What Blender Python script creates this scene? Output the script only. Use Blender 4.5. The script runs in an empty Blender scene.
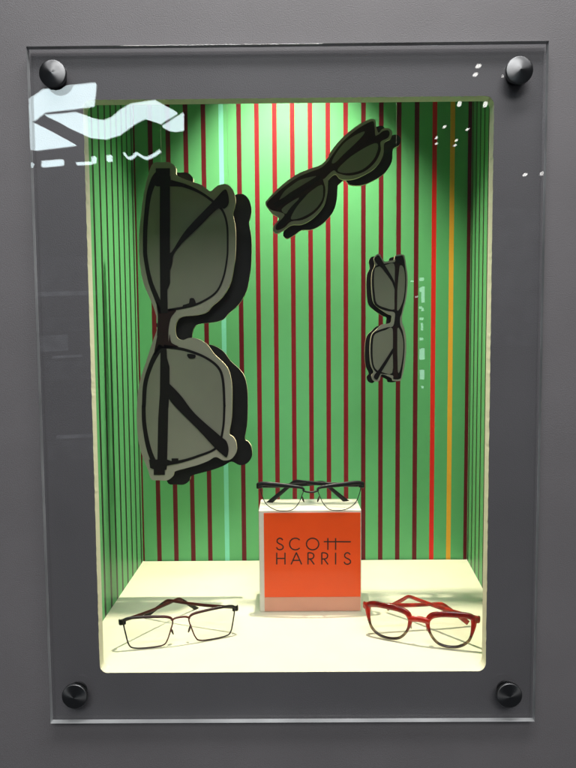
import bpy, bmesh, math, random
from mathutils import Vector, Matrix
random.seed(7)
S = bpy.context.scene
COL = S.collection

# ------------------------------------------------------------------ camera
CAM = Vector((0.0016, -0.65, 0.3586))
YAW, PITCH, ROLL, FPX = -0.0061, -0.0693, -0.0078, 620.0
fw = Vector((math.sin(YAW)*math.cos(PITCH), math.cos(YAW)*math.cos(PITCH), math.sin(PITCH)))
r0 = fw.cross(Vector((0, 0, 1))).normalized(); u0 = r0.cross(fw)
RT = math.cos(ROLL)*r0 + math.sin(ROLL)*u0
UP = -math.sin(ROLL)*r0 + math.cos(ROLL)*u0
cd = bpy.data.cameras.new('camera'); cam = bpy.data.objects.new('camera', cd); COL.objects.link(cam)
cd.sensor_fit = 'VERTICAL'; cd.sensor_height = 24.0; cd.lens = FPX/768.0*24.0
cd.clip_start = 0.01; cd.clip_end = 100
cam.matrix_world = Matrix(((RT.x, UP.x, -fw.x, CAM.x), (RT.y, UP.y, -fw.y, CAM.y), (RT.z, UP.z, -fw.z, CAM.z), (0, 0, 0, 1)))
S.camera = cam

# ------------------------------------------------------------------ world, lights, exposure
w = bpy.data.worlds.new('World'); S.world = w; w.use_nodes = True
w.node_tree.nodes['Background'].inputs[0].default_value = (0.90, 0.93, 1.0, 1)
w.node_tree.nodes['Background'].inputs[1].default_value = 0.07
S.view_settings.view_transform = 'Standard'; S.view_settings.look = 'None'
S.view_settings.exposure = 0; S.view_settings.gamma = 1
S.render.engine = 'CYCLES'
S.cycles.transparent_max_bounces = 24; S.cycles.max_bounces = 10; S.cycles.diffuse_bounces = 5
S.cycles.glossy_bounces = 5; S.cycles.sample_clamp_indirect = 4.0; S.cycles.caustics_reflective = False

def area(name, loc, target, sx, sy, power, col):
    l = bpy.data.lights.new(name, 'AREA'); l.shape = 'RECTANGLE'; l.size = sx; l.size_y = sy; l.energy = power; l.color = col
    o = bpy.data.objects.new(name, l); COL.objects.link(o); o.location = loc
    o.rotation_euler = (Vector(target)-Vector(loc)).to_track_quat('-Z', 'Y').to_euler()
    return o
area('shop_ceiling_light', (0.15, -0.55, 1.75), (0, 0, 0.3), 1.3, 0.25, 27, (1.0, 0.965, 0.95))
area('shop_aisle_light', (0.4, -6.0, 5.2), (0, 0, 0.3), 4.0, 2.2, 380, (1.0, 0.97, 0.94))  # added frontal fill to brighten the sign block and cutouts; no such lamp seen
LAMP = Vector((0.004, 0.209, 0.955))
sl = bpy.data.lights.new('niche_lamp_light', 'SPOT'); sl.energy = 57; sl.color = (1.0, 0.93, 0.72)
sl.spot_size = math.radians(78); sl.spot_blend = 0.75; sl.shadow_soft_size = 0.009
so = bpy.data.objects.new('niche_lamp_light', sl); COL.objects.link(so); so.location = LAMP; so.rotation_euler = (math.radians(2), 0, 0)   # aimed a little at the backdrop

# ------------------------------------------------------------------ photo pixel -> point of a plane of the place
def ray(px, py): return fw + RT*((px-288)/FPX) - UP*((py-384)/FPX)
def atY(px, py, Y):
    d = ray(px, py); return CAM + d*((Y-CAM.y)/d.y)
def atZ(px, py, Z):
    d = ray(px, py); return CAM + d*((Z-CAM.z)/d.z)
PANEL_Y = -0.010
def mirrored(px, py, Y):
    p = atY(px, py, PANEL_Y); d = ray(px, py); d = Vector((d.x, -d.y, d.z))
    return p + d*((Y-p.y)/d.y)

# ------------------------------------------------------------------ materials
def mat(name, col, rough=0.5, metal=0.0, var=0.0, scale=40.0, bump=0.0, bscale=600.0, coat=0.0, spec=0.5, detail=4.0, emit=None):
    m = bpy.data.materials.new(name); m.use_nodes = True; nt = m.node_tree; b = nt.nodes['Principled BSDF']
    b.inputs['Base Color'].default_value = (*col, 1); b.inputs['Roughness'].default_value = rough
    b.inputs['Metallic'].default_value = metal; b.inputs['Specular IOR Level'].default_value = spec
    if coat: b.inputs['Coat Weight'].default_value = coat; b.inputs['Coat Roughness'].default_value = 0.08
    tc = nt.nodes.new('ShaderNodeTexCoord')
    if var:
        n = nt.nodes.new('ShaderNodeTexNoise'); n.inputs['Scale'].default_value = scale; n.inputs['Detail'].default_value = detail
        nt.links.new(tc.outputs['Object'], n.inputs['Vector'])
        r = nt.nodes.new('ShaderNodeMapRange'); r.inputs[1].default_value = 0.25; r.inputs[2].default_value = 0.75
        r.inputs[3].default_value = 1-var; r.inputs[4].default_value = 1+var
        nt.links.new(n.outputs['Fac'], r.inputs[0])
        mx = nt.nodes.new('ShaderNodeVectorMath'); mx.operation = 'SCALE'; mx.inputs[0].default_value = col
        nt.links.new(r.outputs[0], mx.inputs['Scale']); nt.links.new(mx.outputs[0], b.inputs['Base Color'])
    if bump:
        n2 = nt.nodes.new('ShaderNodeTexNoise'); n2.inputs['Scale'].default_value = bscale; n2.inputs['Detail'].default_value = 3
        nt.links.new(tc.outputs['Object'], n2.inputs['Vector'])
        bp = nt.nodes.new('ShaderNodeBump'); bp.inputs['Strength'].default_value = bump; bp.inputs['Distance'].default_value = 0.001
        nt.links.new(n2.outputs['Fac'], bp.inputs['Height']); nt.links.new(bp.outputs[0], b.inputs['Normal'])
    if emit:
        b.inputs['Emission Color'].default_value = (*col, 1); b.inputs['Emission Strength'].default_value = emit
    return m
def clear(name, tint, ior=1.49, rough=0.0):
    m = bpy.data.materials.new(name); m.use_nodes = True; nt = m.node_tree; nt.nodes.clear()
    o = nt.nodes.new('ShaderNodeOutputMaterial'); mx = nt.nodes.new('ShaderNodeMixShader'); f = nt.nodes.new('ShaderNodeFresnel')
    f.inputs[0].default_value = ior
    geo = nt.nodes.new('ShaderNodeNewGeometry')          # same reflectance on leaving as on entering: thin sheet
    t = nt.nodes.new('ShaderNodeBsdfTransparent'); t.inputs[0].default_value = (*tint, 1)
    g = nt.nodes.new('ShaderNodeBsdfGlossy'); g.inputs['Roughness'].default_value = rough
    # back faces see the inverse index, so feed 1/ior there to keep the same curve
    mr = nt.nodes.new('ShaderNodeMix'); mr.data_type = 'FLOAT'
    mr.inputs[2].default_value = ior; mr.inputs[3].default_value = 1.0/ior
    nt.links.new(geo.outputs['Backfacing'], mr.inputs[0]); nt.links.new(mr.outputs[0], f.inputs[0])
    nt.links.new(f.outputs[0], mx.inputs[0]); nt.links.new(t.outputs[0], mx.inputs[1]); nt.links.new(g.outputs[0], mx.inputs[2])
    nt.links.new(mx.outputs[0], o.inputs[0]); return m

M = {}
M['wall'] = mat('grey_laminate', (0.113, 0.110, 0.118), 0.55, var=0.09, scale=9, bump=0.35, bscale=900, detail=8)
M['cream'] = mat('cream_board', (0.77, 0.745, 0.58), 0.6, var=0.035, scale=25, bump=0.1, bscale=300)
M['green'] = mat('green_print', (0.112, 0.385, 0.160), 0.42, spec=0.22, var=0.05, scale=6, bump=0.05, bscale=200)
M['maroon'] = mat('maroon_print', (0.115, 0.007, 0.011), 0.42, spec=0.22, var=0.06, scale=30)
M['crimson'] = mat('crimson_print', (0.19, 0.010, 0.015), 0.42, spec=0.22, var=0.06, scale=30)  # redder centre print, partly the lamp pool's brightness put into the colour
M['side_line'] = mat('dark_line_print', (0.016, 0.008, 0.006), 0.42, spec=0.22)
M['red'] = mat('red_print', (0.72, 0.018, 0.014), 0.42, spec=0.22, var=0.04, scale=30)
M['orange'] = mat('orange_print', (0.92, 0.42, 0.045), 0.42, spec=0.22, var=0.04, scale=30)
M['cyan'] = mat('cyan_print', (0.22, 0.66, 0.50), 0.42, spec=0.22, var=0.04, scale=30)
M['print_grey'] = mat('olive_grey_print', (0.29, 0.283, 0.228), 0.5, spec=0.15, var=0.05, scale=40)
M['print_lens'] = mat('lens_grey_print', (0.20, 0.202, 0.160), 0.5, spec=0.15, var=0.12, scale=9)
M['print_lens_dark'] = mat('smoke_lens_print', (0.16, 0.168, 0.135), 0.5, spec=0.15, var=0.06, scale=30)
M['print_black'] = mat('black_print', (0.006, 0.005, 0.005), 0.45, spec=0.15)
M['print_maroon'] = mat('dark_maroon_print', (0.016, 0.006, 0.006), 0.45, spec=0.15, var=0.3, scale=60)
M['foam'] = mat('foam_board_edge', (0.80, 0.71, 0.48), 0.7, var=0.12, scale=200)
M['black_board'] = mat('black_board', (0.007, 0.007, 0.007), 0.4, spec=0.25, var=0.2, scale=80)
M['thread'] = mat('nylon_thread', (0.30, 0.33, 0.30), 0.3)
M['block'] = mat('white_block', (0.80, 0.77, 0.66), 0.45, var=0.03, scale=50, bump=0.05)
M['orange_card'] = mat('orange_card', (0.93, 0.085, 0.003), 0.4, var=0.03, scale=40)
M['pink'] = mat('pale_pink_strip', (0.74, 0.35, 0.24), 0.10, var=0.05, scale=60)
M['ink'] = mat('dark_ink', (0.022, 0.010, 0.008), 0.5)
M['edge'] = mat('polished_acrylic_edge', (0.50, 0.52, 0.53), 0.25, var=0.35, scale=14, detail=2)
M['panel'] = clear('clear_acrylic', (0.935, 0.94, 0.945))
M['lens'] = clear('demo_lens', (0.985, 0.985, 0.975), 1.5)
M['box_clear'] = clear('clear_cover', (0.98, 0.98, 0.98), 1.18)
M['pad'] = mat('nose_pad', (0.55, 0.50, 0.40), 0.25)
M['pad_dark'] = mat('dark_nose_pad', (0.05, 0.03, 0.025), 0.25)
M['metal_black'] = mat('black_metal', (0.006, 0.006, 0.006), 0.38, spec=0.35)
M['hinge'] = mat('hinge_steel', (0.35, 0.33, 0.30), 0.3, metal=1.0)
M['housing'] = mat('lamp_housing', (0.6, 0.6, 0.58), 0.4, metal=0.6)
M['lamp_glass'] = mat('lamp_glass', (1.0, 0.93, 0.75), 0.4, emit=3.0)
M['dark'] = mat('dark_sheet', (0.02, 0.02, 0.022), 0.6)

def gradient(name, axis, stops, rough, scale, coat=0.5, noise=0.0):
    """colour of the frame itself, changing along one of its own axes"""
    m = bpy.data.materials.new(name); m.use_nodes = True; nt = m.node_tree; b = nt.nodes['Principled BSDF']
    tc = nt.nodes.new('ShaderNodeTexCoord'); sp = nt.nodes.new('ShaderNodeSeparateXYZ'); nt.links.new(tc.outputs['Object'], sp.inputs[0])
    a = nt.nodes.new('ShaderNodeMath'); a.operation = 'ABSOLUTE' if axis == 0 else 'ADD'; a.inputs[1].default_value = 0
    nt.links.new(sp.outputs[axis], a.inputs[0])
    nz = nt.nodes.new('ShaderNodeTexNoise'); nz.inputs['Scale'].default_value = 160
    nt.links.new(tc.outputs['Object'], nz.inputs['Vector'])
    na = nt.nodes.new('ShaderNodeMath'); na.operation = 'MULTIPLY_ADD'; na.inputs[1].default_value = noise
    nt.links.new(nz.outputs['Fac'], na.inputs[0]); nt.links.new(a.outputs[0], na.inputs[2])
    mr = nt.nodes.new('ShaderNodeMapRange'); mr.inputs[1].default_value = scale[0]; mr.inputs[2].default_value = scale[1]
    nt.links.new(na.outputs[0], mr.inputs[0])
    cr = nt.nodes.new('ShaderNodeValToRGB'); el = cr.color_ramp.elements
    while len(el) < len(stops): el.new(0.5)
    for e, (p, c) in zip(el, stops): e.position = p; e.color = (*c, 1)
    nt.links.new(mr.outputs[0], cr.inputs[0]); nt.links.new(cr.outputs[0], b.inputs['Base Color'])
    b.inputs['Roughness'].default_value = rough; b.inputs['Coat Weight'].default_value = coat; b.inputs['Coat Roughness'].default_value = 0.05
    return m
M['wine'] = gradient('wine_metal', 0, [(0.0, (0.10, 0.007, 0.006)), (0.5, (0.028, 0.004, 0.003)), (1.0, (0.004, 0.003, 0.002))], 0.34, (0.0, 0.062), 0.05)
M['wine_temple'] = mat('dark_wine_acetate', (0.040, 0.006, 0.004), 0.32, spec=0.2, var=0.5, scale=80)
M['tip_black'] = mat('black_tip', (0.004, 0.0035, 0.003), 0.35, spec=0.2)
M['red_acetate'] = gradient('red_to_horn_acetate', 2, [(0.0, (0.015, 0.008, 0.006)), (0.22, (0.03, 0.012, 0.008)), (0.33, (0.30, 0.20, 0.10)), (0.42, (0.04, 0.010, 0.006)), (0.54, (0.30, 0.010, 0.004)), (0.74, (0.46, 0.018, 0.006)), (0.88, (0.24, 0.007, 0.003)), (1.0, (0.10, 0.004, 0.002))], 0.16, (-0.020, 0.030), 0.3, noise=0.016)
M['red_temple'] = mat('red_acetate_temple', (0.27, 0.010, 0.004), 0.2, var=0.75, scale=70, coat=0.25)

# ------------------------------------------------------------------ mesh helpers
def link(name, bm, mats, parent=None, smooth=False):
    me = bpy.data.meshes.new(name); bmesh.ops.recalc_face_normals(bm, faces=bm.faces[:]); bm.to_mesh(me); bm.free()
    if not isinstance(mats, (list, tuple)): mats = [mats]
    for m in mats: me.materials.append(M[m])
    if smooth:
        for p in me.polygons: p.use_smooth = True
    o = bpy.data.objects.new(name, me); COL.objects.link(o); o.parent = parent
    return o
def tag(o, label=None, cat=None, group=None, kind=None):
    if label: o['label'] = label
    if cat: o['category'] = cat
    if group: o['group'] = group
    if kind: o['kind'] = kind
    return o
def empty(name, loc):
    o = bpy.data.objects.new(name, None); COL.objects.link(o); o.location = loc; o.empty_display_size = 0.02
    return o
def spline(pts, closed=True, n=6):
    out = []; N = len(pts); V = [Vector(p) for p in pts]
    rng = range(N) if closed else range(N-1)
    for i in rng:
        if closed: a, b, c, d = V[i-1], V[i], V[(i+1) % N], V[(i+2) % N]
        else: a, b, c, d = V[max(i-1, 0)], V[i], V[i+1], V[min(i+2, N-1)]
        for k in range(n):
            t = k/n
            out.append(0.5*((2*b)+(c-a)*t+(2*a-5*b+4*c-d)*t*t+(3*b-a-3*c+d)*t**3))
    if not closed: out.append(V[-1])
    return out
def slab(bm, loop, thick, side_mi=1, axis=Vector((0, 1, 0))):
    """loop of 3d points = the face towards the room; thickness goes along axis"""
    f = [bm.verts.new(p) for p in loop]; b = [bm.verts.new(p+axis*thick) for p in loop]
    bm.faces.new(f).material_index = 0; bm.faces.new(b[::-1]).material_index = 0
    n = len(f)
    for i in range(n):
        q = bm.faces.new((f[i], b[i], b[(i+1) % n], f[(i+1) % n])); q.material_index = side_mi
def box(bm, a, b):
    vs = [bm.verts.new((x, y, z)) for x in (a[0], b[0]) for y in (a[1], b[1]) for z in (a[2], b[2])]
    for q in ((0, 1, 3, 2), (4, 6, 7, 5), (0, 4, 5, 1), (2, 3, 7, 6), (0, 2, 6, 4), (1, 5, 7, 3)): bm.faces.new([vs[i] for i in q])
def bevel(bm, r, seg=2): bmesh.ops.bevel(bm, geom=bm.edges[:], offset=r, segments=seg, affect='EDGES', profile=0.6)
def sweep(bm, path, ref, wid, dep, closed=False, k=10, power=2.6):
    """path points; ref(i) = direction of the depth half-axis; the width runs across it"""
    rings = []; n = len(path)
    for i, p in enumerate(path):
        if closed: t = path[(i+1) % n]-path[i-1]
        else: t = path[min(i+1, n-1)]-path[max(i-1, 0)]
        t.normalize(); B = Vector(ref(i)); B = (B-t*B.dot(t)).normalized(); N = t.cross(B)
        W = wid(i)/2; D = dep(i)/2; ring = []
        for j in range(k):
            a = 2*math.pi*(j+0.5)/k; c, s = math.cos(a), math.sin(a)
            ring.append(bm.verts.new(p+N*W*math.copysign(abs(c)**(2/power), c)+B*D*math.copysign(abs(s)**(2/power), s)))
        rings.append(ring)
    for i in range(n if closed else n-1):
        a, b = rings[i], rings[(i+1) % n]
        for j in range(k): bm.faces.new((a[j], a[(j+1) % k], b[(j+1) % k], b[j]))
    if not closed: bm.faces.new(rings[0][::-1]); bm.faces.new(rings[-1])
def lathe(bm, prof, loc, seg=40, axis='Y'):
    rings = []
    for r, h in prof:
        rr = []
        for j in range(seg):
            a = 2*math.pi*j/seg
            rr.append(bm.verts.new(Vector(loc)+(Vector((r*math.cos(a), h, r*math.sin(a))) if axis == 'Y' else Vector((r*math.cos(a), r*math.sin(a), h)))))
        rings.append(rr)
    for a, b in zip(rings, rings[1:]):
        for j in range(seg): bm.faces.new((a[j], a[(j+1) % seg], b[(j+1) % seg], b[j]))
    bm.faces.new(rings[0][::-1]); bm.faces.new(rings[-1])

# ------------------------------------------------------------------ wall with the rounded opening
OX, OZ, WT, CR = 0.2094, 0.6054, 0.014, 0.0085
DEPTH = 0.345
def rounded(x0, x1, z0, z1, r, n=6, m=24):
    pts = []
    for cx, cz, a0 in ((x1-r, z0+r, -90), (x1-r, z1-r, 0), (x0+r, z1-r, 90), (x0+r, z0+r, 180)):
        for i in range(n+1):
            a = math.radians(a0+90*i/n); pts.append((cx+r*math.cos(a), cz+r*math.sin(a)))
    out = []
    for i, p in enumerate(pts):
        q = pts[(i+1) % len(pts)]; L = math.hypot(q[0]-p[0], q[1]-p[1])
        k = m if L > 0.05 else 1
        for j in range(k): out.append((p[0]+(q[0]-p[0])*j/k, p[1]+(q[1]-p[1])*j/k))
    return out
bm = bmesh.new()
inner = rounded(-OX, OX, 0.0, OZ, CR, m=150)
X0, X1, Z0, Z1 = -1.6, 1.6, -1.1, 1.9
cx0, cz0 = 0, OZ/2
outer = []
for x, z in inner:
    dx, dz = x-cx0, z-cz0
    s = min(((X1 if dx > 0 else X0)-cx0)/dx if abs(dx) > 1e-9 else 1e9, ((Z1 if dz > 0 else Z0)-cz0)/dz if abs(dz) > 1e-9 else 1e9)
    outer.append((cx0+dx*s, cz0+dz*s))
fi = []
for x, z in inner:            # slightly ragged cut of the laminate
    j = random.gauss(0, 0.00013)
    fi.append(bm.verts.new((x+(j if abs(x) > OX-0.002 else 0), 0, z+(j if abs(x) <= OX-0.002 and z > 0.1 else 0))))
fo = [bm.verts.new((x, 0, z)) for x, z in outer]
bi = [bm.verts.new((x, WT, z)) for x, z in inner]; bo = [bm.verts.new((x, WT, z)) for x, z in outer]
n = len(inner)
for i in range(n):
    j = (i+1) % n
    bm.faces.new((fi[i], fi[j], fo[j], fo[i])).material_index = 0
    bm.faces.new((fi[i], bi[i], bi[j], fi[j])).material_index = 1
    bm.faces.new((bi[i], bo[i], bo[j], bi[j])).material_index = 1
    bm.faces.new((fo[i], fo[j], bo[j], bo[i])).material_index = 0
tag(link('wall', bm, ['wall', 'cream']), kind='structure')

# ------------------------------------------------------------------ niche: floor, ceiling, striped backdrop
CEIL = 0.99
XL, XR0, XR1 = -0.2445, 0.256, 0.286
bm = bmesh.new(); slab(bm, [Vector(p) for p in ((XL-0.01, WT, 0), (XR1+0.02, WT, 0), (XR1+0.02, DEPTH-0.0022, 0), (XL-0.01, DEPTH-0.0022, 0))], 0.04, 0, Vector((0, 0, -1)))
tag(link('floor', bm, 'cream'), kind='structure')
bm = bmesh.new(); slab(bm, [Vector(p) for p in ((XL-0.01, WT, CEIL), (XR1+0.02, WT, CEIL), (XR1+0.02, DEPTH+0.01, CEIL), (XL-0.01, DEPTH+0.01, CEIL))], 0.012, 0, Vector((0, 0, 1)))
tag(link('ceiling', bm, 'block'), kind='structure')

backdrop = tag(empty('striped_backdrop', (0, 0, 0)), 'green backdrop printed with vertical maroon, red, orange and cyan stripes lining the niche', 'backdrop')
b0 = atY(142.6, 556, DEPTH).x; b19 = atY(465.3, 556, DEPTH).x
PIT = (b19-b0)/19.0; SW = 0.0073
mats5 = ['green', 'maroon', 'red', 'orange', 'cyan', 'crimson', 'side_line']
colour_of = {5: 4, 17: 2, 18: 3, 7: 5, 8: 5, 9: 5, 10: 5, 11: 5, 12: 5}
def striped(name, A, B, stops, parent):
    """A,B = floor ends of the panel; stops = list of (s0,s1,material) in metres along A->B"""
    bm = bmesh.new(); d = (B-A); L = d.length; d.normalize()
    cuts = [(0, 0)]
    s = 0
    for a, b, mi in stops:
        a = max(a, 0); b = min(b, L)
        if b <= a: continue
        if a > s: yield_seg(bm, A, d, s, a, 0)
        yield_seg(bm, A, d, a, b, mi); s = b
    if s < L: yield_seg(bm, A, d, s, L, 0)
    bmesh.ops.remove_doubles(bm, verts=bm.verts[:], dist=1e-6)
    bmesh.ops.solidify(bm, geom=bm.faces[:], thickness=0.002) if False else None
    return link(name, bm, mats5, parent)
def yield_seg(bm, A, d, s0, s1, mi):
    p, q = A+d*s0, A+d*s1
    f = bm.faces.new([bm.verts.new(v) for v in ((p.x, p.y, -0.04), (q.x, q.y, -0.04), (q.x, q.y, CEIL), (p.x, p.y, CEIL))]); f.material_index = mi
st = []
for k in range(-1, 21):
    c = b0+k*PIT-XL; st.append((c-SW/2, c+SW/2, colour_of.get(k, 1)))
striped('back_panel', Vector((XL, DEPTH, 0)), Vector((XR1, DEPTH, 0)), st, backdrop)
LL = DEPTH-WT-0.001
st = [((0.012+k*PIT)-SW/2, (0.012+k*PIT)+SW/2, 6) for k in range(13)]
striped('side_panel', Vector((XL, WT+0.001, 0)), Vector((XL, DEPTH, 0)), st, backdrop)
st = [((0.016+k*PIT)-SW/2, (0.016+k*PIT)+SW/2, 6) for k in range(13)]
striped('side_panel', Vector((XR0, WT+0.001, 0)), Vector((XR1, DEPTH, 0)), st, backdrop)

# niche downlight (its own light is created at the top)
dl = tag(empty('downlight', (LAMP.x, LAMP.y, CEIL)), 'small round downlight under the niche ceiling above the hanging cutouts', 'lamp')
bm = bmesh.new(); lathe(bm, [(0.034, 0), (0.034, -0.014), (0.026, -0.016), (0.024, -0.010)], (0, 0, 0), 32, 'Z'); link('housing', bm, 'housing', dl, True)
bm = bmesh.new(); lathe(bm, [(0.022, -0.012), (0.022, -0.0165)], (0, 0, 0), 32, 'Z'); link('bulb', bm, 'lamp_glass', dl)
so.parent = dl; so.location = LAMP-dl.location

# ------------------------------------------------------------------ clear front panel on standoffs
PT = 0.007
c = [atY(24, 45, PANEL_Y), atY(548, 42, PANEL_Y), atY(536, 723.5, PANEL_Y), atY(52, 722, PANEL_Y)]
px0 = (c[0].x+c[3].x)/2; px1 = (c[1].x+c[2].x)/2; pz0 = (c[2].z+c[3].z)/2; pz1 = (c[0].z+c[1].z)/2
bm = bmesh.new(); box(bm, (px0, PANEL_Y, pz0), (px1, PANEL_Y+PT, pz1))
bevel(bm, 0.0006, 2)
bm.normal_update()
for f in bm.faces: f.material_index = 0 if abs(f.normal.y) > 0.95 else 1
tag(link('display_panel', bm, ['panel', 'edge']), 'large clear acrylic sheet bolted in front of the lit niche opening', 'panel')

def metal_cap():
    m = bpy.data.materials.new('brushed_black_chrome'); m.use_nodes = True; nt = m.node_tree; b = nt.nodes['Principled BSDF']
    b.inputs['Base Color'].default_value = (0.125, 0.13, 0.135, 1); b.inputs['Metallic'].default_value = 1; b.inputs['Roughness'].default_value = 0.34
    b.inputs['Anisotropic'].default_value = 0.85
    t = nt.nodes.new('ShaderNodeTangent'); t.direction_type = 'RADIAL'; t.axis = 'Y'
    nt.links.new(t.outputs[0], b.inputs['Tangent'])
    return m
M['cap'] = metal_cap()
for px, py, lab in ((51.5, 72.4, 'beside the mirrored lit emblem'), (520.5, 69, 'beside the mirrored lamp specks'), (510.3, 697, 'below the red acetate eyeglasses'), (73.6, 698, 'below the dark wine metal eyeglasses')):
    p = atY(px, py, PANEL_Y-0.006)
    e = tag(empty('standoff', (p.x, 0, p.z)), 'round brushed dark metal standoff on the clear panel corner '+lab, 'standoff', 'standoffs at the panel corners')
    bm = bmesh.new(); lathe(bm, [(0.0095, -0.0001), (0.0095, PANEL_Y+PT+0.0001)], (0, 0, 0), 32); link('barrel', bm, 'cap', e, False)
    bm = bmesh.new()
    P_ = PANEL_Y
    lathe(bm, [(0.0130, P_-0.0001), (0.0134, P_-0.0006), (0.0135, P_-0.0008), (0.0135, P_-0.0034), (0.01345, P_-0.0037), (0.0130, P_-0.0041), (0.0127, P_-0.0042), (0.0085, P_-0.0050), (0.0045, P_-0.0057), (0.0005, P_-0.0064)], (0, 0, 0), 56)
    link('cap', bm, 'cap', e, True)

# ------------------------------------------------------------------ hanging cutouts
def C(sc, ox, oy, pts): return [(ox+x/sc, oy+y/sc) for x, y in pts]
def loop3(pts, Y, n=4): return [atY(x, y, Y) for x, y in [(v.x, v.y) for v in spline([(a, b, 0) for a, b in pts], True, n)]] if n > 1 else [atY(x, y, Y) for x, y in pts]
class Cutout:
    def __init__(s, name, label, Y, outline, shift, gap, thick=0.005, grey='print_grey'):
        s.Y = Y
        L = loop3(outline, Y)
        c = sum(L, Vector())/len(L); s.o = Vector((c.x, Y, c.z))
        s.e = tag(empty(name, s.o), label, 'cutout', 'eyewear cutouts hanging in the niche')
        bm = bmesh.new(); slab(bm, [p-s.o for p in L], thick); s.board = link('board', bm, [grey, 'foam'], s.e)
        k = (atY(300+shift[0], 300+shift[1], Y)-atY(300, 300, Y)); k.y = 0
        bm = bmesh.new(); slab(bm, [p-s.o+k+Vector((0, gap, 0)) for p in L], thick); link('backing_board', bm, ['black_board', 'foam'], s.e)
        bm = bmesh.new(); m = Vector((k.x/2, 0, k.z/2))
        zz = max(p.z for p in L)-min(p.z for p in L)
        s.k = k; s.gap = gap; s.thick = thick
    def spacer(s, px, py, r=0.006):
        p = atY(px, py, s.Y)-s.o
        bm = bmesh.new(); lathe(bm, [(r, s.thick), (r, s.gap)], (p.x, 0, p.z), 16); link('spacer', bm, 'black_board', s.e)
    def art(s, name, m, pts, layer, n=4):
        L = loop3(pts, s.Y, n)
        bm = bmesh.new(); slab(bm, [Vector((p.x, s.Y-0.0004*layer, p.z))-s.o for p in L], 0.0003, 0); return link(name, bm, m, s.e)
    def stroke(s, name, m, pts, widths, layer, closed=False):
        P = [Vector((x, y, 0)) for x, y in pts]; Q = spline(P, closed, 6)
        nW = len(widths); L = []; Rr = []
        for i, q in enumerate(Q):
            a = Q[i-1] if (closed or i) else Q[0]; b = Q[(i+1) % len(Q)] if (closed or i < len(Q)-1) else Q[-1]
            t = (b-a).normalized(); nn = Vector((-t.y, t.x, 0))
            f = i/max(len(Q)-1, 1)*(nW-1); k = min(int(f), nW-2); w = widths[k]+(widths[k+1]-widths[k])*(f-k)
            L.append(q+nn*w/2); Rr.append(q-nn*w/2)
        bm = bmesh.new(); Y = s.Y-0.0004*layer
        g = lambda v: Vector((atY(v.x, v.y, s.Y).x, Y, atY(v.x, v.y, s.Y).z))-s.o
        vs = [(bm.verts.new(g(a)), bm.verts.new(g(b)), bm.verts.new(g(a)+Vector((0, .0003, 0))), bm.verts.new(g(b)+Vector((0, .0003, 0)))) for a, b in zip(L, Rr)]
        m_ = len(vs)
        for i in range(m_ if closed else m_-1):
            a, b = vs[i], vs[(i+1) % m_]
            bm.faces.new((a[0], b[0], b[1], a[1])); bm.faces.new((a[2], a[3], b[3], b[2])); bm.faces.new((a[0], a[2], b[2], b[0])); bm.faces.new((a[1], b[1], b[3], a[3]))
        return link(name, bm, m, s.e)
    def thread(s, px, py):
        p = atY(px, py, s.Y)-s.o; top = CEIL-s.o.z
        bm = bmesh.new(); lathe(bm, [(0.00012, p.z-0.004), (0.00012, top)], (p.x, s.thick/2, 0), 6, 'Z'); link('hanging_thread', bm, 'thread', s.e)

out_big = [(153.7,162.9),(162,162.3),(170.6,162.6),(176,168.1),(176.7,174.9),(185.3,179.4),(194,182.3),(202.2,185.5),(210.1,191.1),(214.5,188),(219.2,185),(227,184.3),(233,190),(235.6,200),(234.3,208),(233,214),(235,224),(235.8,234),(235.4,255),(233.8,267.6),(230.4,283.4),(222.5,297),(212.4,306),(207,312),(197.7,315),(182,316.8),(176.8,321.7),(175.1,330.8),(177.3,338),(183,340),(189,338),(196.5,338.5),(206.7,344.3),(214.6,354.5),(227,367),(231.6,382.7),(232,405.3),(231.4,420),(229.3,433.4),(233,437),(236,442.4),(236.5,451.4),(231.6,458.7),(223.7,460.5),(215.8,457),(208,461),(197.7,465),(185,468.5),(175,471.5),(172.9,476.3),(167.2,480.4),(159,480.3),(151.4,479.4),(148,470),(143.5,459),(140.2,449.2),(137.6,435),(136.8,409.8),(139,385),(145.8,362.4),(152.5,342),(157,329),(157,319.5),(152.6,304.8),(143.5,283.4),(139.7,262),(139,245),(139.7,227),(143.5,195.6),(149,172)]
big = Cutout('eyewear_cutout', 'largest hanging eyewear cutout, grey with thin black frame print, hung upright', 0.182, out_big, (15, 7), 0.015)
big.spacer(160, 325); big.spacer(205, 330-60); big.spacer(205, 400)
def c1(p): return C(4.43, 130, 155, p)
def c2(p): return C(4.43, 130, 245, p)
def c3(p): return C(4.43, 130, 315, p)
def c4(p): return C(4.43, 130, 395, p)
up_in = c1([(110,118),(165,122),(240,140),(310,170),(370,212),(408,250),(428,310),(431,400)])+c2([(428,60),(413,140),(383,203),(330,243),(270,266),(170,286),(138,280),(122,250),(88,160),(72,60)])+c1([(68,400),(70,300),(84,180)])
big.art('lens', 'print_lens', up_in, 1)
lo_in = c3([(150,145),(180,143),(250,157),(330,188),(388,232),(410,290),(416,400)])+c4([(417,60),(410,150),(383,232),(300,272),(215,297),(150,304),(108,298),(82,230),(64,130),(62,50)])+c3([(66,380),(72,300),(97,212),(128,160)])
big.art('lens', 'print_lens', lo_in, 1)
big.stroke('rim', 'print_black', c1([(165,118),(240,136),(310,166),(370,208),(410,247),(430,310),(433,400)])+c2([(430,60),(415,140),(385,205),(330,246),(270,270),(170,289)]), [5,2.6,2.2,1.8,1.8,2,2.6], 2)
big.stroke('rim', 'print_black', c1([(130,85),(108,110),(84,180),(70,300),(67,400)])+c2([(70,60),(90,160),(125,250),(142,300)]), [8,6.5,4.6,4.2,4.0,4,5,6], 2)
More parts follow.
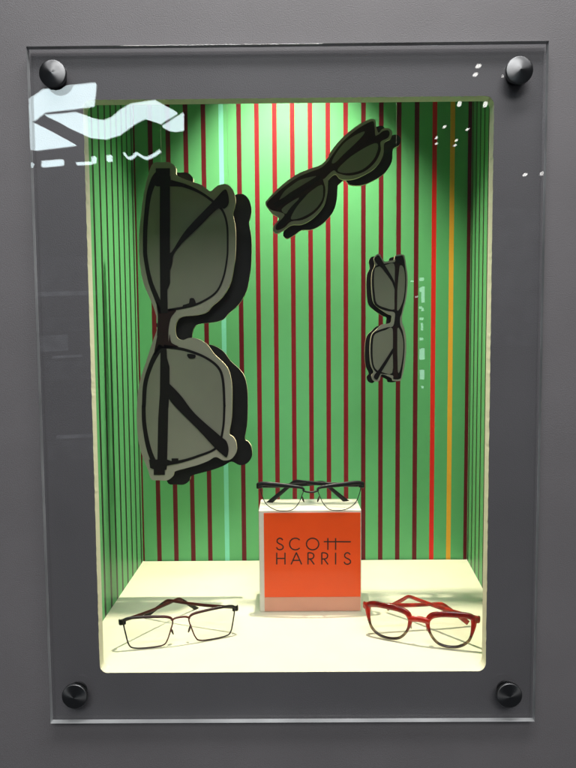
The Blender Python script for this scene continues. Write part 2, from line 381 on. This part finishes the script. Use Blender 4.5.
big.stroke('rim', 'print_black', c3([(150,140),(180,143),(250,156),(330,186),(390,231),(412,290),(418,400)])+c4([(418,50),(412,150),(385,231),(300,271),(215,296),(140,303)]), [4,3,2.4,2.6,2.4,2.2,2.2,2.6,4], 2)
big.stroke('rim', 'print_black', c3([(140,135),(100,205),(69,300),(62,400)])+c4([(61,50),(64,130),(82,230),(110,305),(125,330)]), [6,4.4,4,3.9,4.2,5,8], 2)
big.art('bridge', 'print_maroon', c2([(118,252),(140,282),(185,284),(205,290),(182,322),(171,375),(172,430)])+c3([(176,85),(184,122),(215,140),(180,146),(135,152),(108,180),(112,140),(122,90)])+c2([(120,400),(124,320)]), 2)
big.art('hinge', 'print_black', c1([(115,60),(164,60),(166,88),(180,95),(182,118),(210,118),(240,128),(235,142),(200,140),(120,140),(98,128),(100,95),(115,88)]), 3, 1)
big.art('hinge', 'print_black', c4([(85,285),(165,285),(185,292),(185,280),(215,280),(215,303),(165,312),(163,330),(155,332),(155,353),(106,353),(106,328),(90,322)]), 3, 1)
big.art('temple', 'print_black', c1([(134,60),(178,60),(178,443)])+c2([(178,170),(166,200),(168,300),(136,300),(133,60)])+c1([(133,300)]), 4, 1)
big.art('temple', 'print_black', c3([(136,148),(163,148),(165,190),(176,230),(176,310),(172,400)])+c4([(170,60),(165,310),(122,310),(126,100)])+c3([(133,350)]), 4, 1)
big.art('temple', 'print_black', c1([(418,155),(434,172),(438,214),(420,238),(388,240),(300,326),(235,388),(195,440)])+c2([(188,80),(178,112),(172,95),(176,30)])+c1([(186,430),(250,332),(370,206)]), 5)
big.art('temple', 'print_black', c3([(168,300),(178,306),(228,358)])+c4([(290,83),(400,180),(428,204),(437,240),(430,274),(415,266),(380,236),(300,150),(210,60),(178,22)])+c3([(172,360)]), 5)
big.art('nose_pad', 'print_black', c2([(265,238),(283,236),(292,255),(290,268),(240,276),(236,266),(262,258)]), 4, 2)
big.art('nose_pad', 'print_black', c3([(255,172),(290,176),(288,190),(270,194),(258,188)]), 4, 2)
big.thread(161, 164); big.thread(228, 186)

def d5(p): return C(6.15, 260, 115, p)
def d6(p): return C(6.4, 320, 110, p)
out_top = d5([(33,545),(45,522),(75,488),(150,418),(230,363),(300,333),(375,305),(420,260)])+d6([(60,280),(130,190),(230,105),(310,62),(342,58),(356,72),(360,105),(375,146),(398,122),(438,116),(462,142),(452,182),(412,210),(404,290),(362,360),(300,405),(215,442),(135,442),(98,410),(58,440)])+d5([(418,420),(415,480),(392,560),(330,632),(260,672),(195,676),(150,706),(108,729),(82,714),(84,682),(118,636),(75,607)])
top = Cutout('eyewear_cutout', 'tilted hanging eyewear cutout with thick dark maroon frame print', 0.195, out_top, (10, 3.5), 0.012, 0.004)
top.spacer(325, 170, 0.004); top.spacer(300, 195, 0.004); top.spacer(360, 150, 0.004)
top.art('frame', 'print_maroon', d5([(42,545),(80,502),(160,432),(240,380),(310,350),(380,322),(430,272)])+d6([(60,315),(140,207),(240,122),(318,78),(343,76),(350,118),(358,168),(400,137),(434,130),(446,152),(432,180),(388,205),(388,262),(352,336),(282,395),(190,420),(115,405),(85,388),(30,438)])+d5([(388,400),(402,460),(386,540),(332,605),(262,645),(192,655),(152,690),(112,708),(96,698),(106,670),(150,618),(130,600),(66,582)]), 1)
top.art('lens', 'print_lens_dark', d6([(76,340),(90,300),(150,217),(220,165),(284,138),(270,168),(215,225),(150,285),(100,335)]), 2, 3)
top.art('lens', 'print_lens_dark', d6([(112,384),(150,340),(210,290),(300,235),(362,213),(370,250),(340,320),(270,382),(190,404),(135,402)]), 2, 3)
top.art('lens', 'print_lens_dark', d5([(116,528),(150,470),(200,430),(250,398),(343,376),(318,396),(250,438),(190,475),(140,512)]), 2, 3)
top.art('lens', 'print_lens_dark', d5([(133,582),(175,545),(240,508),(215,548),(180,590),(155,608)]), 2, 3)
top.art('lens', 'print_lens_dark', d5([(190,632),(230,560),(300,480),(378,430),(388,470),(380,525),(330,588),(262,628),(210,642)]), 2, 3)
top.stroke('temple', 'print_black', d5([(90,560),(200,495),(330,410),(370,380)]), [6, 5, 4, 3.4], 3)
top.stroke('temple', 'print_maroon', d6([(90,358),(180,280),(270,205),(330,170)]), [3, 3.6, 4.2, 6], 3)
top.stroke('temple', 'print_maroon', d6([(300,212),(360,185),(425,152)]), [4, 5.5, 5.5], 3)
top.stroke('temple', 'print_black', d5([(108,690),(160,640),(200,575),(280,490)]), [5, 5.5, 4, 2.4], 3)
top.thread(349, 133); top.thread(293, 178)

def e7(p): return C(10.97, 360, 250, p)
def e8(p): return C(10.97, 360, 315, p)
out_sm = e7([(152,95),(178,52),(214,45),(235,78),(272,128),(320,118),(370,108),(386,62),(455,46),(490,70),(508,180),(524,300),(516,480),(492,600),(470,690),(460,760)])+e8([(466,95),(500,200),(508,380),(490,560),(462,685),(440,722),(362,722),(345,692),(242,652),(216,714),(185,735),(142,715),(126,662),(150,625),(116,540),(106,380),(126,222),(188,152),(240,104),(330,88),(345,40)])+e7([(345,718),(300,700),(200,632),(142,560),(125,400),(130,250),(162,172)])
small = Cutout('eyewear_cutout', 'smallest hanging eyewear cutout, grey with black rims, hung upright beside a red stripe', 0.196, out_sm, (-4.2, 1.6), 0.009, 0.003)
small.spacer(397, 318, 0.003); small.spacer(385, 290, 0.003); small.spacer(385, 350, 0.003)
small.art('frame', 'print_black', e7([(385,78),(430,66),(470,68),(490,150),(508,330),(495,520),(472,620),(455,700)])+e8([(440,30),(442,110),(470,182),(488,320),(480,480),(457,640),(440,700),(366,702),(360,662),(240,645),(170,620),(130,540),(116,370),(131,222),(190,172),(300,135),(362,122)])+e7([(382,740),(374,682),(280,665),(165,605),(140,480),(131,330),(146,212),(190,166),(300,145),(382,130)]), 1, 3)
small.art('lens', 'print_lens', e7([(160,218),(190,188),(280,165),(372,152),(380,300),(376,560),(376,650),(290,638),(185,590),(162,480),(152,350)]), 2, 3)
small.art('lens', 'print_lens', e7([(442,168),(478,200),(494,330),(482,500),(450,612),(404,658),(410,400),(428,220)]), 2, 3)
small.art('lens', 'print_lens', e8([(152,232),(200,192),(280,165),(356,150),(357,400),(352,636),(240,625),(186,606),(148,540),(137,380)]), 2, 3)
small.art('lens', 'print_lens', e8([(410,148),(448,190),(474,300),(468,450),(440,600),(415,622),(408,400)]), 2, 3)
small.art('temple', 'print_maroon', e7([(386,150),(436,150),(420,300),(408,450),(405,664),(376,664),(380,430),(384,300)]), 3, 1)
small.art('temple', 'print_maroon', e8([(360,120),(408,120),(408,400),(415,690),(366,690),(360,400)]), 3, 1)
small.art('temple', 'print_black', e7([(155,102),(180,70),(206,62),(250,132),(350,296),(384,380),(382,450),(350,352),(240,202),(190,160)]), 4, 2)
small.art('temple', 'print_black', e8([(368,350),(362,412),(240,612),(196,700),(170,704),(150,680),(162,648),(210,590),(310,440)]), 4, 2)
small.thread(396, 257)

# ------------------------------------------------------------------ orange sign block
BL = atZ(259.6, 613.5, 0); BR = atZ(361.5, 612, 0)
BY = (BL.y+BR.y)/2; bw = BR.x-BL.x; bcx = (BL.x+BR.x)/2
BH = atY(310, 511, BY).z; BD = 0.062
blk = tag(empty('sign_block', (bcx, BY, 0)), 'white sign block with orange face lettered SCOTT HARRIS on the cream floor', 'sign')
bm = bmesh.new(); box(bm, (-bw/2, 0.004, 0), (bw/2, BD, BH)); bevel(bm, 0.0012); link('body', bm, 'block', blk)
def onface(px, py, Y=0.0):
    p = atY(px, py, BY); return Vector((p.x-bcx, Y, p.z))
a = onface(263.6, 513.8); b = onface(360.8, 597.6); c_ = onface(360.8, 611.8)
bm = bmesh.new(); box(bm, (a.x, 0.0030, b.z), (b.x, 0.0036, a.z)); link('orange_face', bm, 'orange_card', blk)
bm = bmesh.new(); box(bm, (a.x, 0.0030, c_.z), (b.x, 0.0036, b.z-0.0003)); link('base_strip', bm, 'pink', blk)
bm = bmesh.new(); box(bm, (-bw/2+0.0006, -0.0004, 0.0004), (bw/2-0.0006, 0.0022, BH-0.0008)); bevel(bm, 0.0004, 1); link('clear_cover', bm, 'box_clear', blk)
def letter(strokes, closed=False):
    bm = bmesh.new()
    for pts, n in strokes:
        cl = pts[0] == pts[-1] and len(pts) > 3
        P = [onface(240+x/4.114, 470+y/4.114, 0.0029) for x, y in (pts[:-1] if cl else pts)]
        Q = spline(P, cl, n) if n > 1 else P
        sweep(bm, Q, lambda i: (0, 1, 0), lambda i: 0.00185, lambda i: 0.00018, cl, 6, 4)
    link('letter', bm, 'ink', blk)
def circ(cx, cy, rx, ry, a0, a1, n=14): return [(cx+rx*math.cos(math.radians(a0+(a1-a0)*i/n)), cy+ry*math.sin(math.radians(a0+(a1-a0)*i/n))) for i in range(n+1)]
def S_(x0, x1, y0, y1):
    W = x1-x0; H = y1-y0
    return [(x0+W*a, y0+H*b) for a, b in ((0.92,0.16),(0.72,0.02),(0.38,0.0),(0.12,0.13),(0.10,0.32),(0.36,0.46),(0.72,0.56),(0.98,0.72),(0.88,0.92),(0.52,1.0),(0.18,0.95),(0.0,0.78))]
letter([(S_(150, 178, 284, 331), 4)])
letter([(circ(228, 307.5, 24, 24, -42, -318), 2)])
o_ = circ(299, 307.5, 25.5, 24, 0, 360, 16); o_[-1] = o_[0]; letter([(o_, 2)])
letter([([(362, 283), (362, 332)], 1), ([(345, 298), (457, 298)], 1)])
letter([([(394, 283), (394, 332)], 1)])
letter([([(151, 343), (151, 392)], 1), ([(185, 343), (185, 392)], 1), ([(151, 367), (185, 367)], 1)])
letter([([(210, 392), (232.5, 342)], 1), ([(231.5, 342), (254, 392)], 1), ([(219, 375), (245, 375)], 1)])
for x in (280, 337):
    letter([([(x, 392), (x, 343)], 1), ([(x, 344), (x+12, 344), (x+22, 349), (x+24, 357), (x+20, 366), (x+10, 369), (x, 369)], 3), ([(x+9, 369), (x+26, 392)], 1)])
letter([([(394, 343), (394, 392)], 1)])
letter([(S_(429, 456, 344, 391), 4)])

# ------------------------------------------------------------------ real spectacles
MM = 0.001
OUT = {
 'metal': [(9.5,10),(14,15),(26,17),(46,18.2),(62,17.5),(65.5,13),(63.5,0),(60,-13),(54,-17),(38,-18),(22,-17),(16.5,-12),(12,0)],
 'brow': [(9.5,9),(14,12.5),(28,14),(46,15.5),(61,16.5),(65.5,13),(64,3),(58,-9.5),(47,-16.5),(36,-18),(24,-16.3),(16,-8),(11.5,2)],
 'acetate': [(11,8),(16,14.5),(28,17.5),(44,18.5),(57,18.3),(64,15),(64,4),(59.5,-11),(49,-19),(36,-21),(24,-18.5),(16,-11),(11.5,-1)],
}
def wrap(x): return 6.0*(x/68.0)**2
def spectacles(name, label, style, loc, yaw, pitch, fold, L1=94, L2=46, bend=36, base=None):
    e = tag(empty(name, loc), label, 'eyeglasses', 'spectacles on display in the niche')
    e.rotation_euler = (math.radians(pitch), 0, math.radians(yaw))
    zoff = {'metal': 19.0, 'brow': 18.6, 'acetate': 22.6}[style]
    rimM = {'metal': 'wine', 'brow': 'metal_black', 'acetate': 'red_acetate'}[style]
    temM = {'metal': 'wine_temple', 'brow': 'metal_black', 'acetate': 'red_temple'}[style]
    P3 = lambda x, z, y=0: Vector((x*MM, (wrap(x)+y)*MM, (z+zoff)*MM))
    def put(nm, bm, m, sm=True, par=None):
        # the frame keeps its own origin at the lens centre so that its colour runs with it
        bmesh.ops.translate(bm, verts=bm.verts[:], vec=(0, 0, -zoff*MM))
        o = link(nm, bm, m, par or e, sm)
        if par is None: o.location = (0, 0, zoff*MM)
        return o
    for s in (-1, 1):
        base_pts = spline([(x, z, 0) for x, z in OUT[style]], True, 7)
        path = [P3(s*v.x, v.y) for v in base_pts]
        zs = [v.y for v in base_pts]; xs = [v.x for v in base_pts]
        if style == 'metal':
            wd = lambda i: (1.7+1.7*max(0, min(1, (zs[i]-9)/7)))*MM; dp = lambda i: (1.7+0.6*(zs[i] > 8))*MM
        elif style == 'brow':
            wd = lambda i: 1.1*MM; dp = lambda i: 1.3*MM
        else:
            wd = lambda i: (3.3+4.2*max(0, min(1, (zs[i]+6)/18)))*MM; dp = lambda i: 3.6*MM
        bm = bmesh.new(); sweep(bm, path, lambda i: (0, 1, 0), wd, dp, True, 12, 3.0 if style == 'acetate' else 2.3)
        put('rim', bm, rimM)
        bm = bmesh.new(); slab(bm, [p+Vector((0, -0.0005, 0)) for p in path], 0.0012, 0); put('lens', bm, 'lens', False)
        if style == 'brow':
            top_ = spline([(8, 9.5, 0), (13, 12.5, 0), (28, 14.5, 0), (46, 16.2, 0), (61, 17.2, 0), (69, 15.5, 0)], False, 6)
            q = [P3(s*v.x, v.y) for v in top_]; nq = len(q)
            bm = bmesh.new(); sweep(bm, q, lambda i: (0, 1, 0), lambda i: (2.2+3.0*min(1, i/(nq*0.45))+0.8*(i/nq))*MM, lambda i: 3.0*MM, False, 10, 3); put('brow_bar', bm, rimM)
        # end piece and hinge
        zh = {'metal': 13.5, 'brow': 14.0, 'acetate': 14.2}[style]; eh = {'metal': 6.5, 'brow': 7.5, 'acetate': 8.4}[style]
        q = [P3(s*63.0, zh, 0.2), P3(s*67, zh, 0.4), P3(s*69.5, zh-0.4, 1.6), P3(s*70.3, zh-0.6, 5.0)]
        bm = bmesh.new(); sweep(bm, spline(q, False, 4), lambda i: (0, 0, 1), lambda i: (2.2 if style != 'acetate' else 3.8)*MM, lambda i: (eh*(0.75+0.25*min(1, i/5)))*MM, False, 10, 3.5)
        put('end_piece', bm, rimM if style != 'metal' else 'tip_black')
        hx = P3(s*69.2, zh-0.6, 6.0)
        # temple
        phi = math.radians(fold[0] if s < 0 else fold[1]); d = Vector((-s*math.sin(phi), math.cos(phi), 0))
        dz = 0.0012*(1 if s > 0 else -1) if style != 'metal' else 0.001*s
        pts = [hx]
        for k in range(1, 9): pts.append(hx+d*(L1*MM*k/8)+Vector((0, 0, dz*k/8-0.0015*math.sin(math.pi*k/8))))
        p = pts[-1].copy(); ang = 0
        for k in range(1, 9):
            ang = math.radians(bend)*min(1, k/1.8); p = p+(d*math.cos(ang)+Vector((0, 0, -math.sin(ang))))*(L2*MM/8); pts.append(p.copy())
        Q = spline(pts, False, 3); nq = len(Q); split = int(nq*0.60) if style == 'metal' else nq
        th = {'metal': lambda f: 4.1-0.6*f+1.8*max(0, f-0.7)/0.3, 'brow': lambda f: 5.6-0.6*f+1.8*max(0, f-0.65)/0.35, 'acetate': lambda f: 7.0-2.4*min(1, f/0.4)+2.2*max(0, f-0.55)/0.45}[style]
        tw = {'metal': 2.0, 'brow': 2.0, 'acetate': 3.4}[style]
        perp = lambda i: (0, 0, 1)
        bm = bmesh.new(); sweep(bm, Q[:split+1] if split < nq else Q, perp, lambda i: tw*MM, lambda i: th(i/nq)*MM, False, 10, 3.2)
        t = put('temple', bm, temM)
        if split < nq:
            bm = bmesh.new(); sweep(bm, Q[split:], perp, lambda i: (tw+0.8)*MM, lambda i: (th((i+split)/nq)+0.5)*MM, False, 10, 3.0); link_o = put('temple_tip', bm, 'tip_black', True, t)
        bm = bmesh.new(); box(bm, (-0.0014, -0.0016, -0.0018), (0.0014, 0.0016, 0.0018)); bevel(bm, 0.0005, 1)
        bmesh.ops.translate(bm, verts=bm.verts[:], vec=hx+Vector((-s*0.0016, -0.0008, 0))); put('hinge', bm, 'hinge')
        # nose pads
        if style != 'acetate':
            bm = bmesh.new(); c0 = P3(s*10.2, -3.5, 4.5)
            bmesh.ops.create_uvsphere(bm, u_segments=12, v_segments=8, radius=0.001, matrix=Matrix.Translation(c0) @ Matrix.Rotation(s*0.35, 4, 'Y') @ Matrix.Diagonal((1.3, 2.6, 4.6, 1)))
            pd = put('nose_pad', bm, 'pad_dark')
            bm = bmesh.new(); sweep(bm, spline([P3(s*12.2, 1.5, 0.3), P3(s*11.8, 0, 3.0), P3(s*10.8, -2.5, 4.4)], False, 5), lambda i: (1, 0, 0), lambda i: 0.7*MM, lambda i: 0.7*MM, False, 6, 2); put('pad_arm', bm, 'hinge', True, pd)
        else:
            bm = bmesh.new(); c0 = P3(s*10.6, -1.5, 2.6)
            bmesh.ops.create_uvsphere(bm, u_segments=12, v_segments=8, radius=0.001, matrix=Matrix.Translation(c0) @ Matrix.Rotation(s*0.3, 4, 'Y') @ Matrix.Diagonal((1.6, 2.6, 5.0, 1)))
            put('nose_pad', bm, 'pad')
    if style == 'metal': br = [(-10.6, 10.5), (-8, 12.6), (-3.5, 13.6), (3.5, 13.6), (8, 12.6), (10.6, 10.5)]; bwid = 2.3; bdep = 1.9
    elif style == 'brow': br = [(-10.5, 9.6), (-7.5, 7.6), (-3, 6.6), (3, 6.6), (7.5, 7.6), (10.5, 9.6)]; bwid = 2.4; bdep = 2.2
    else: br = [(-12.5, 7), (-8, 7.6), (-3, 8.2), (3, 8.2), (8, 7.6), (12.5, 7)]; bwid = 7.2; bdep = 3.6
    bm = bmesh.new(); sweep(bm, spline([P3(x, z, -0.4) for x, z in br], False, 5), lambda i: (0, 1, 0), lambda i: bwid*MM, lambda i: bdep*MM, False, 10, 3); put('bridge', bm, rimM)
    return e
p = atZ(181.5, 645.0, 0)
spectacles('eyeglasses', 'thin dark wine metal eyeglasses with rectangular lenses on the cream floor', 'metal', (p.x, p.y, 0.0004), 15.5, -5, (50, 56))
p = atZ(418.5, 645.5, 0)
spectacles('eyeglasses', 'thick translucent red acetate eyeglasses fading to dark horn rims on the cream floor', 'acetate', (p.x, p.y, 0.0016), -18, -5, (65, 61), 100, 46).scale = (0.955, 0.955, 0.955)
p = atZ(311, 512.5, BH)
spectacles('eyeglasses', 'black browline eyeglasses with thin wire lower rims on top of the sign block', 'brow', (p.x, p.y+0.004, BH+0.0004), 0.5, -4, (72, 74), 90, 56, 40)

# ------------------------------------------------------------------ lit things across the aisle that the panel mirrors
def glow(name, col, s):
    m = bpy.data.materials.new(name); m.use_nodes = True; nt = m.node_tree; nt.nodes.clear()
    o = nt.nodes.new('ShaderNodeOutputMaterial'); e = nt.nodes.new('ShaderNodeEmission'); e.inputs[0].default_value = (*col, 1); e.inputs[1].default_value = s
    nt.links.new(e.outputs[0], o.inputs[0]); return m
M['sign_glow'] = glow('lit_sign_face', (0.80, 0.96, 1.0), 15)
M['lamp_glow'] = glow('lit_lamp_face', (1.0, 0.98, 0.94), 14.0)
M['column_glow'] = glow('lit_column_face', (0.75, 0.98, 1.0), 5.5)
SY = -3.0
sign = tag(empty('lit_sign', mirrored(105, 125, SY)), 'pale blue lit sign with winged emblem and letters, mirrored in the clear panel', 'sign')
def signpart(nm, pts, n=1, m='sign_glow', parent=sign, Y=SY):
    L = [mirrored(x, y, Y) for x, y in ([(v.x, v.y) for v in spline([(a, b, 0) for a, b in pts], True, n)] if n > 1 else pts)]
    bm = bmesh.new(); slab(bm, [q-parent.location for q in L], 0.03, 0, Vector((0, -1, 0))); return link(nm, bm, m, parent)
g1 = lambda p: C(2.88, 0, 30, p)
signpart('emblem', g1([(60,228),(85,196),(122,170),(180,160),(273,150),(266,214),(205,222),(125,231),(86,261),(140,287),(215,328),(92,343),(60,335)]))
signpart('emblem', g1([(128,243),(170,240),(218,235),(250,246),(278,256),(300,258),(320,250),(348,226),(375,211),(445,200),(508,235),(460,265),(415,250),(390,262),(340,298),(300,310),(255,305),(200,280),(160,258)]))
signpart('emblem', g1([(466,275),(527,236),(527,284),(502,288),(482,284)]))
def signstroke(strokes, wpx, parent=sign):
    bm = bmesh.new()
    for st in strokes:
        P = [mirrored(x, y, SY)-parent.location for x, y in g1(st)]
        if len(P) > 4: P = spline(P, False, 4)
        sweep(bm, P, lambda i: (0, 1, 0), lambda i: wpx/2.88*3.65/FPX, lambda i: 0.03, False, 8, 5)
    link('letter', bm, 'sign_glow', parent)
signstroke([[(357,354),(366,366),(374,369),(384,363),(393,355),(402,360),(412,366),(424,368),(440,361),(462,347)]], 6)
signpart('letter', g1([(306,360),(319,359),(319,374),(306,375)]))
signpart('letter', g1([(262,364),(273,362),(272,378),(256,383),(218,385),(218,380),(262,378)]))
signstroke([[(122,380),(180,375)],[(121,392),(172,387)],[(121,386),(176,381)],[(179,374),(180,384),(172,388)]], 4.5)
signpart('letter', g1([(84,392),(92,380),(94,384),(88,394)]))
for px, py, wv, hv, Y in ((479,65,5.5,2.6,-5),(476,73.5,5,2.4,-5),(504,75,3,2,-5),(460,103,4,4,-5),(486,103.5,4,4.5,-5),(445,126,3.4,1.6,-5),(468,128.6,3.4,1.4,-5),(437,137,2.6,1.4,-5),(437,143,2.6,1.2,-5),(457,139.5,2.6,1.3,-5),(455.5,144.6,3.2,1,-5),(526,174,4,2.2,-5),(542.6,173,2.4,3.4,-5)):
    e = tag(empty('shop_lamp', mirrored(px, py, Y)), 'small white shop lamp seen as a bright speck mirrored in the clear panel', 'lamp', 'shop lamps mirrored in the panel')
    signpart('bulb', [(px-wv/2, py+hv*0.2), (px-wv*0.3, py-hv/2), (px+wv*0.3, py-hv/2), (px+wv/2, py), (px+wv*0.3, py+hv/2), (px-wv*0.3, py+hv/2)], 1, 'lamp_glow', e, Y)
colm = tag(empty('lit_column', mirrored(421, 330, -4)), 'pale blue column of lit small signs mirrored in the clear panel beside the red stripe', 'sign')
h3 = lambda p: C(5.48, 400, 260, p)
for x0, y0, x1, y1 in ((112,96,132,112),(122,145,136,232),(112,150,119,172),(110,255,122,266),(122,262,132,280),(112,316,130,328),(120,345,127,385),(112,425,128,440),(112,488,119,546),(123,484,136,546),(114,602,120,655),(124,602,134,655),(122,692,130,704),(62,112,76,118),(88,196,100,204)):
    signpart('lit_tile', h3([(x0,y0),(x1,y0),(x1,y1),(x0,y1)]), 1, 'column_glow', colm, -4)

# added dim glow panels across the aisle, mirrored as faint haze over the wall
def dim(name, s0):
    m = glow(name, (0.85, 0.9, 1.0), s0); nt = m.node_tree; em = [n for n in nt.nodes if n.type == 'EMISSION'][0]
    tc = nt.nodes.new('ShaderNodeTexCoord'); nz = nt.nodes.new('ShaderNodeTexNoise'); nz.inputs['Scale'].default_value = 9; nz.inputs['Detail'].default_value = 6
    nt.links.new(tc.outputs['Object'], nz.inputs['Vector'])
    r = nt.nodes.new('ShaderNodeMapRange'); r.inputs[1].default_value = 0.3; r.inputs[2].default_value = 0.75; r.inputs[3].default_value = 0.25*s0; r.inputs[4].default_value = 1.6*s0
    nt.links.new(nz.outputs['Fac'], r.inputs[0]); nt.links.new(r.outputs[0], em.inputs[1]); return m
M['shelf_glow'] = dim('backlit_shelf_face', 0.16); M['shelf_line'] = dim('backlit_shelf_edge', 0.55)
haze_strips = tag(empty('backlit_shelf', mirrored(65, 350, -3.6)), 'dim backlit shelves mirrored faintly in the clear panel beside the largest cutout', 'shelf')
for nm, m, x0, y0, x1, y1 in (('shelf_front', 'shelf_glow', 30, 258, 96, 291), ('shelf_edge', 'shelf_line', 33, 292, 96, 296), ('shelf_front', 'shelf_glow', 30, 318, 96, 332), ('shelf_front', 'shelf_line', 38, 336, 66, 352), ('shelf_edge', 'shelf_line', 52, 356, 80, 358.5), ('shelf_front', 'shelf_glow', 34, 362, 96, 381), ('shelf_edge', 'shelf_line', 56, 436, 92, 439), ('shelf_front', 'shelf_glow', 48, 442, 96, 460)):
    signpart(nm, [(x0, y0), (x1, y0-1.5), (x1, y1-1.5), (x0, y1)], 1, m, haze_strips, -3.6)
lp = tag(empty('backlit_board', mirrored(515, 270, -3.6)), 'dim backlit board mirrored faintly in the clear panel beside the orange stripe side', 'board')  # added glowing surface, there only for its hazy reflection
signpart('board_face', [(484, 207), (546, 209), (546, 346), (484, 346)], 1, 'shelf_glow', lp, -3.6)
